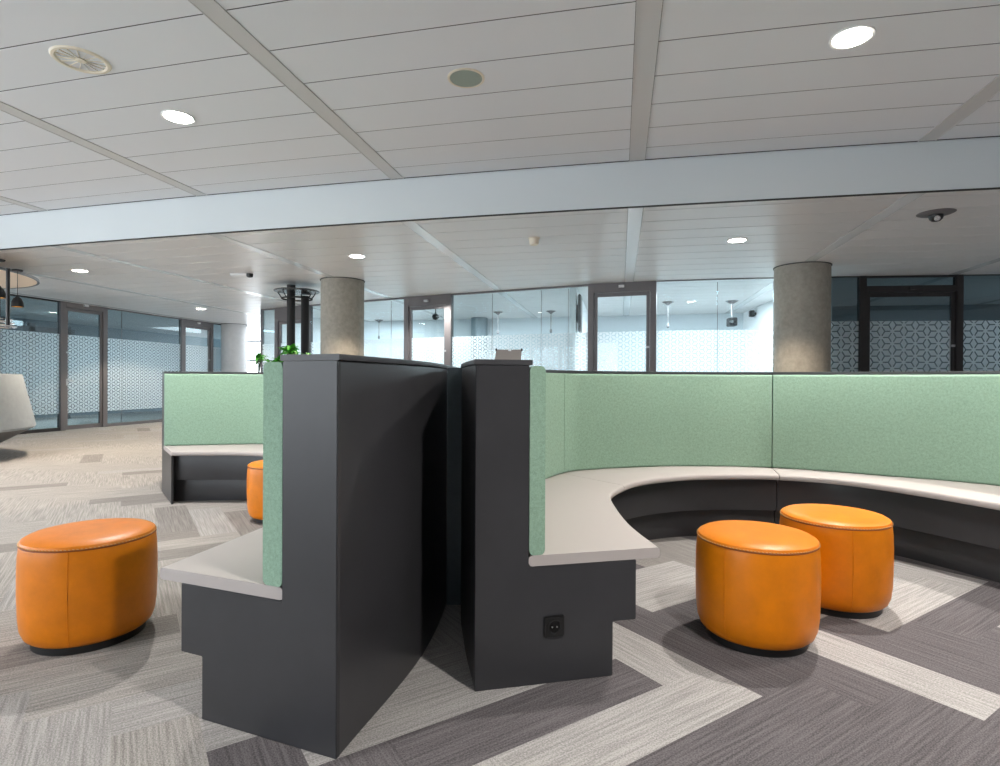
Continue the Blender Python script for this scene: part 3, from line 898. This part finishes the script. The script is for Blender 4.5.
def pendant(x, y_can, y_bot, d, label):
    c = at_d(x, y_can, d); zt = 2.567; zb = at_d(x, y_bot, d)[2]
    root = empty('pendant_lamp', (c[0], c[1], zt)); tag(root, label, 'pendant lamp', 'black bell pendants over the bar')
    MB().lathe((c[0], c[1], zt), [(.055, -.02), (.06, -.01), (.06, .0)], 28).build('ceiling_rose', M['blackmatte'], root)
    MB().tube([(c[0], c[1], zt-.02), (c[0], c[1], zb+.13)], .004, 6).build('cord', M['black'], root)
    sh = MB().lathe((c[0], c[1], zb), [(.058, .004), (.066, .0), (.068, .01), (.064, .06), (.045, .11), (.018, .135), (.016, .15)], 32, caps=False).build('shade', M['blackmatte'], root)
    MB().lathe((c[0], c[1], zb), [(.058, .004), (.055, .05), (.03, .10), (.01, .12)], 28, caps=False).build('shade_lining', M['brass'], root)
    MB().lathe((c[0], c[1], zb), [(.006, .012), (.022, .02), (.024, .04), (.012, .07)], 20).build('bulb', emit('bulb', (1, .75, .4), 6), root)
pendant(17.5, 277, 307, 7.6, 'black bell pendant with brass lining hanging nearest the edge of the ceiling disc')
pendant(-1, 266, 298, 6.95, 'black bell pendant further left under the ceiling disc, partly out of view')
c = at_d(8, 275, 7.5); zb = at_d(8, 326, 7.5)[2]
root = empty('hanging_rack', (c[0], c[1], 2.567)); tag(root, 'black hanging tube with chrome rings above the bar counter', 'rack')
MB().tube([(c[0], c[1], 2.567), (c[0], c[1], zb)], .022, 14).build('tube', M['black'], root)
for k in range(3):
    MB().torus((c[0]-.27, c[1]-.05, zb+.0+k*.045), .29-.02*k, .008, 60, 8).build('chrome_ring', M['chrome'], root)
MB().tube([(c[0]-.54, c[1]-.05, zb), (c[0]-.27, c[1]-.05, zb), (c[0], c[1], zb)], .008, 8).build('cross_bar', M['chrome'], root)

# ------------------------------------------------------------------ twin black columns with disc, planter and plants
c = g(*[(-3.62), 10.0]); 
dc = at_d(297, 292, 10.0)
root = empty('twin_column_lamp', (dc[0], dc[1], 0)); tag(root, 'two black round columns rising through a dark disc left of the pillar', 'column lamp')
for xx in (291, 305):
    p = at_d(xx, 330, 10.0 if xx == 291 else 10.25)
    MB().lathe((p[0], p[1], 0), [(.07, 0), (.07, 2.78 if xx == 291 else 2.62)], 28).build('column', M['blackmatte'], root)
MB().lathe((dc[0], dc[1], dc[2]), [(.30, -.012), (.375, 0), (.385, .012), (.375, .022), (.1, .03)], 48, smooth=True).build('disc', mat('smoked_disc', (70, 72, 74), .25), root)
mb = MB().torus((dc[0], dc[1], dc[2]-.12), .25, .014, 48, 8)
for k in range(6):
    a = 2*math.pi*k/6+.3
    mb.tube([(dc[0]+.25*math.cos(a), dc[1]+.25*math.sin(a), dc[2]-.12), (dc[0]+.33*math.cos(a), dc[1]+.33*math.sin(a), dc[2])], .010, 6)
mb.build('lower_ring', M['blackmatte'], root)
MB().lathe((dc[0], dc[1], 0), [(.3, 0), (.3, .03)], 40).build('foot_plate', M['blackmatte'], root)

pc = at_d(281, 372, 6.75)
root = empty('planter', (pc[0], pc[1], 0)); tag(root, 'tall dark planter trough behind the far end of the left bench', 'planter')
pa = math.atan2(DX, DY)
mb = MB()
ux, uy = (math.cos(pa), math.sin(pa)), (-math.sin(pa), math.cos(pa))
for sx in (-1, 1):
    mb.box((pc[0]+ux[0]*sx*.412, pc[1]+ux[1]*sx*.412, .56), (.026, .30, 1.12), pa)
    mb.box((pc[0]+uy[0]*sx*.137, pc[1]+uy[1]*sx*.137, .56), (.80, .026, 1.12), pa)
mb.build('trough', M['dark'], root)
MB().box((pc[0], pc[1], 1.11), (.79, .24, .04), pa).build('soil', M['soil'], root)
def leaf_blade(mb, base, direction, length, width, droop, n=6):
    d = Vector(direction).normalized(); side = d.cross(Vector((0, 0, 1)))
    if side.length < .01: side = Vector((1, 0, 0))
    side.normalize(); vs = []; fs = []
    for i in range(n+1):
        t = i/n; c = Vector(base)+d*length*t+Vector((0, 0, -droop*t*t*length))
        w = width*math.sin(math.pi*min(.97, .12+.86*t))*.5
        fold = Vector((0, 0, w*.35))
        vs += [c-side*w+fold, c, c+side*w+fold]
    for i in range(n):
        fs += [(i*3, i*3+1, i*3+4, i*3+3), (i*3+1, i*3+2, i*3+5, i*3+4)]
    mb.add(vs, fs, True)
def plant(x, d, z_stem, label, count, length, width, seed, height, mleaf=None, spread=1.0):
    rnd = random.Random(seed); p = at_d(x, 372, d)
    root = empty('potted_plant', (p[0], p[1], 1.12)); tag(root, label, 'plant', 'green plants in the planter')
    st = MB(); lf = MB()
    for s in range(3):
        hx, hy = rnd.uniform(-.03, .03)*spread, rnd.uniform(-.03, .03)
        top = (p[0]+hx, p[1]+hy, 1.13+height*rnd.uniform(.75, 1))
        st.tube([(p[0]+hx*.3, p[1]+hy*.3, 1.10), top], .006, 6)
        for k in range(count):
            a = 2*math.pi*k/count+rnd.uniform(-.3, .3); e = rnd.uniform(.15, 1.3)
            leaf_blade(lf, (top[0], top[1], top[2]-rnd.uniform(0, .05)), (math.cos(a)*math.cos(e), math.sin(a)*math.cos(e), math.sin(e)), length*rnd.uniform(.7, 1.1), width, rnd.uniform(.2, .8))
    st.build('stem', M['leaf_dark'], root); lf.build('leaves', mleaf or M['leaf'], root)
    return root
plant(258.5, 6.7, 1.2, 'small bright green plant with pointed leaves, leftmost in the planter', 9, .16, .042, 1, .29, spread=.8)
plant(292, 6.75, 1.2, 'bushy bright green plant below the twin black columns', 13, .19, .06, 3, .40, spread=2)
plant(307, 6.8, 1.2, 'low green plant at the pillar end of the planter', 9, .11, .045, 5, .32, spread=.8)
plant(279, 6.72, 1.2, 'low broad-leaved green plant between the arching dark plant and the bushy one', 9, .11, .05, 9, .29, spread=.8)
pz = at_d(268.5, 366, 6.72)
root = empty('potted_plant', (pz[0], pz[1], 1.12)); tag(root, 'dark plant with thin arching leaves, second from the left in the planter', 'plant', 'green plants in the planter')
lf = MB(); st = MB()
st.tube([(pz[0], pz[1], 1.10), (pz[0], pz[1], 1.34)], .006, 6)
for a, e, L_, dr in ((3.2, .95, .17, .9), (3.0, 1.2, .15, .7), (.3, .9, .14, .9), (2.7, 1.3, .15, .8), (3.6, .4, .10, 1.0), (1.5, 1.0, .12, .7)):
    leaf_blade(lf, (pz[0], pz[1], 1.32), (math.cos(a)*math.cos(e), math.sin(a)*math.cos(e), math.sin(e)), L_, .022, dr, 8)
lf.build('leaves', M['leaf_dark'], root); st.build('stem', M['leaf_dark'], root)

# ------------------------------------------------------------------ things in the rooms behind the glass
def rod(x, y0, y1, label):
    c = at_z(x, y0, HL); dcam = math.hypot(c[0], c[1])
    dep = -c[0]*DX + c[1]*DY
    zb = at_d(x, y1, dep)[2]
    root = empty('pendant_rod', c); tag(root, label, 'pendant', 'thin ceiling pendants in the glazed rooms')
    MB().lathe(c, [(.02, -.07), (.05, -.04), (.11, -.012), (.12, 0)], 20).build('canopy', M['frame'], root)
    MB().tube([(c[0], c[1], HL-.05), (c[0], c[1], zb+.08)], .010, 8).build('rod', M['frame'], root)
    MB().lathe((c[0], c[1], zb), [(.012, 0), (.03, .02), (.03, .07), (.012, .1)], 16).build('tip', M['frame'], root)
rod(668, 302, 328, 'thin dark pendant behind the glass right of the middle glazed door')
rod(551, 311, 333, 'thin dark pendant behind the glass left of the middle glazed door')
rod(498, 312, 334, 'thin dark pendant behind the glass above the grey card holder')
rod(379, 320, 339, 'thin dark pendant behind the glass just right of the left pillar')
c = at_z(732, 301, HL); dep = -c[0]*DX+c[1]*DY
zb = at_d(732, 327, dep)[2]
root = empty('projector', c); tag(root, 'black projector hanging on a pole behind the glass left of the right pillar', 'projector')
MB().lathe(c, [(.03, -.06), (.10, -.02), (.13, 0)], 20).build('canopy', M['frame'], root)
MB().tube([(c[0], c[1], HL-.05), (c[0], c[1], zb+.18)], .02, 10).build('pole', M['frame'], root)
MB().box((c[0], c[1], zb+.10), (.15, .26, .17), .1).build('housing', M['black'], root, .01)
MB().tube([(c[0]-.03, c[1]-.12, zb+.1), (c[0]-.03, c[1]-.16, zb+.1)], .035, 14).build('lens', M['chrome'], root)
c = at_z(435.6, 308, HL); 
root = empty('pendant_speaker', c); tag(root, 'small black ball pendant seen through the glazed door next to the left pillar', 'pendant')
MB().tube([(c[0], c[1], HL), (c[0], c[1], HL-.14)], .012, 8).build('stem', M['black'], root)
MB().lathe((c[0], c[1], HL-.28), [(.01, 0), (.06, .02), (.085, .07), (.07, .12), (.02, .15)], 20).build('ball', M['black'], root)
# column in the middle room
c = at_z(479.5, 318, HL)
struct(MB().lathe((c[0], c[1], 0), [(.22, 0), (.22, HL)], 40).build('pillar.003', M['screen']))
# display on the partition
y0 = wy(pA)+.30
root = empty('wall_display', (pA+.05, y0+.4, 1.9)); tag(root, 'black wall display seen edge-on behind the glass left of the middle glazed door', 'display')
MB().box((pA+.11, y0+.0, 2.33), (.05, .42, .66)).build('screen', M['black'], root, .01)
MB().box((pA+.07, y0+.0, 2.33), (.05, .3, .3)).build('wall_bracket', M['frame_dark'], root)
# small black speaker on the far right room wall
t = .78; sp_ = np.array(sR)*(1-t)+np.array((cR[0], cR[1]))*t
root = empty('wall_speaker', (sp_[0]-.1, sp_[1], 2.5)); tag(root, 'small black box speaker high on the wall behind the glass', 'speaker')
ang = math.atan2(cR[1]-sR[1], cR[0]-sR[0])
MB().box((sp_[0]-.09, sp_[1], 2.66), (.13, .10, .14), ang).build('cabinet', M['black'], root, .01)
MB().box((sp_[0]-.02, sp_[1], 2.66), (.05, .10, .05), ang).build('bracket', M['black'], root)

# ------------------------------------------------------------------ light
w = bpy.data.worlds.new('world'); S.world = w; w.use_nodes = True
bg = w.node_tree.nodes['Background']; bg.inputs[0].default_value = (.87, .94, 1, 1); bg.inputs[1].default_value = 7.5
def area(loc, size, energy, color, rot=(0, 0, 0), portal=False):
    l = bpy.data.lights.new('hidden_area_light', 'AREA'); l.shape = 'RECTANGLE'; l.size = size[0]; l.size_y = size[1]
    l.energy = energy; l.color = color
    o = bpy.data.objects.new('hidden_area_light', l); COL.objects.link(o); o.location = loc; o.rotation_euler = rot
    if portal: l.cycles.is_portal = True
    return o
# portals in the window bands behind the camera and at the corridor end
area(((XMIN-3.4)/2, YMIN, 1.675), (-3.4-XMIN, 2.15), 1, (1, 1, 1), (math.radians(90), 0, 0), True)
area((XMIN, (YMIN+7.2)/2, 1.575), (2.35, 7.2-YMIN), 1, (1, 1, 1), (0, math.radians(-90), 0), True)
area(((XMIN-7.95)/2, YMAX, 1.48), (8.4, 2.5), 1, (1, 1, 1), (math.radians(-90), 0, 0), True)
cool = (.86, .95, 1)  # area lights below are added for the rooms and corridor, no fixtures seen
for (x, y, e) in ((1.5, 12.0, 210), (-3.0, 12.6, 110), (-6.2, 13.6, 90)):
    area((x, y, HL-.03), (1.6, 2.0), e, cool)
area((6.5, 12.0, HL-.03), (1.2, 1.2), 42, (.8, .92, 1))
area((-14.0, 11.5, HL-.03), (1.2, 3.5), 210, (.85, .95, 1))
area((-10, 17.5, HL-.03), (2.0, 4.0), 120, cool)

vs_ = S.view_settings
S.display_settings.display_device = 'sRGB'
vs_.view_transform = 'Standard'; vs_.look = 'None'; vs_.gamma = 1; vs_.exposure = .12; vs_.use_curve_mapping = False
S.cycles.max_bounces = 10; S.cycles.diffuse_bounces = 5; S.cycles.transparent_max_bounces = 24
S.cycles.sample_clamp_indirect = 6

for n_, lab_ in (('pillar', 'right round concrete pillar, warmly lit at its foot, behind the green bench back'),
                 ('pillar.001', 'left round concrete pillar behind the dark bench end, beside the twin black columns'),
                 ('pillar.002', 'pale distant round pillar at the end of the left glazed wall'),
                 ('pillar.003', 'blue-grey column seen through the glass above the card holder'),
                 ('floor', 'grey herringbone carpet plank floor with light and dark planks'),
                 ('ceiling', 'upper white metal plank ceiling in front of the bulkhead'),
                 ('ceiling.001', 'lower white metal plank ceiling behind the bulkhead'),
                 ('wall_bulkhead', 'white painted bulkhead stepping between the two ceilings')):
    o_ = bpy.data.objects.get(n_)
    if o_: o_['label'] = lab_
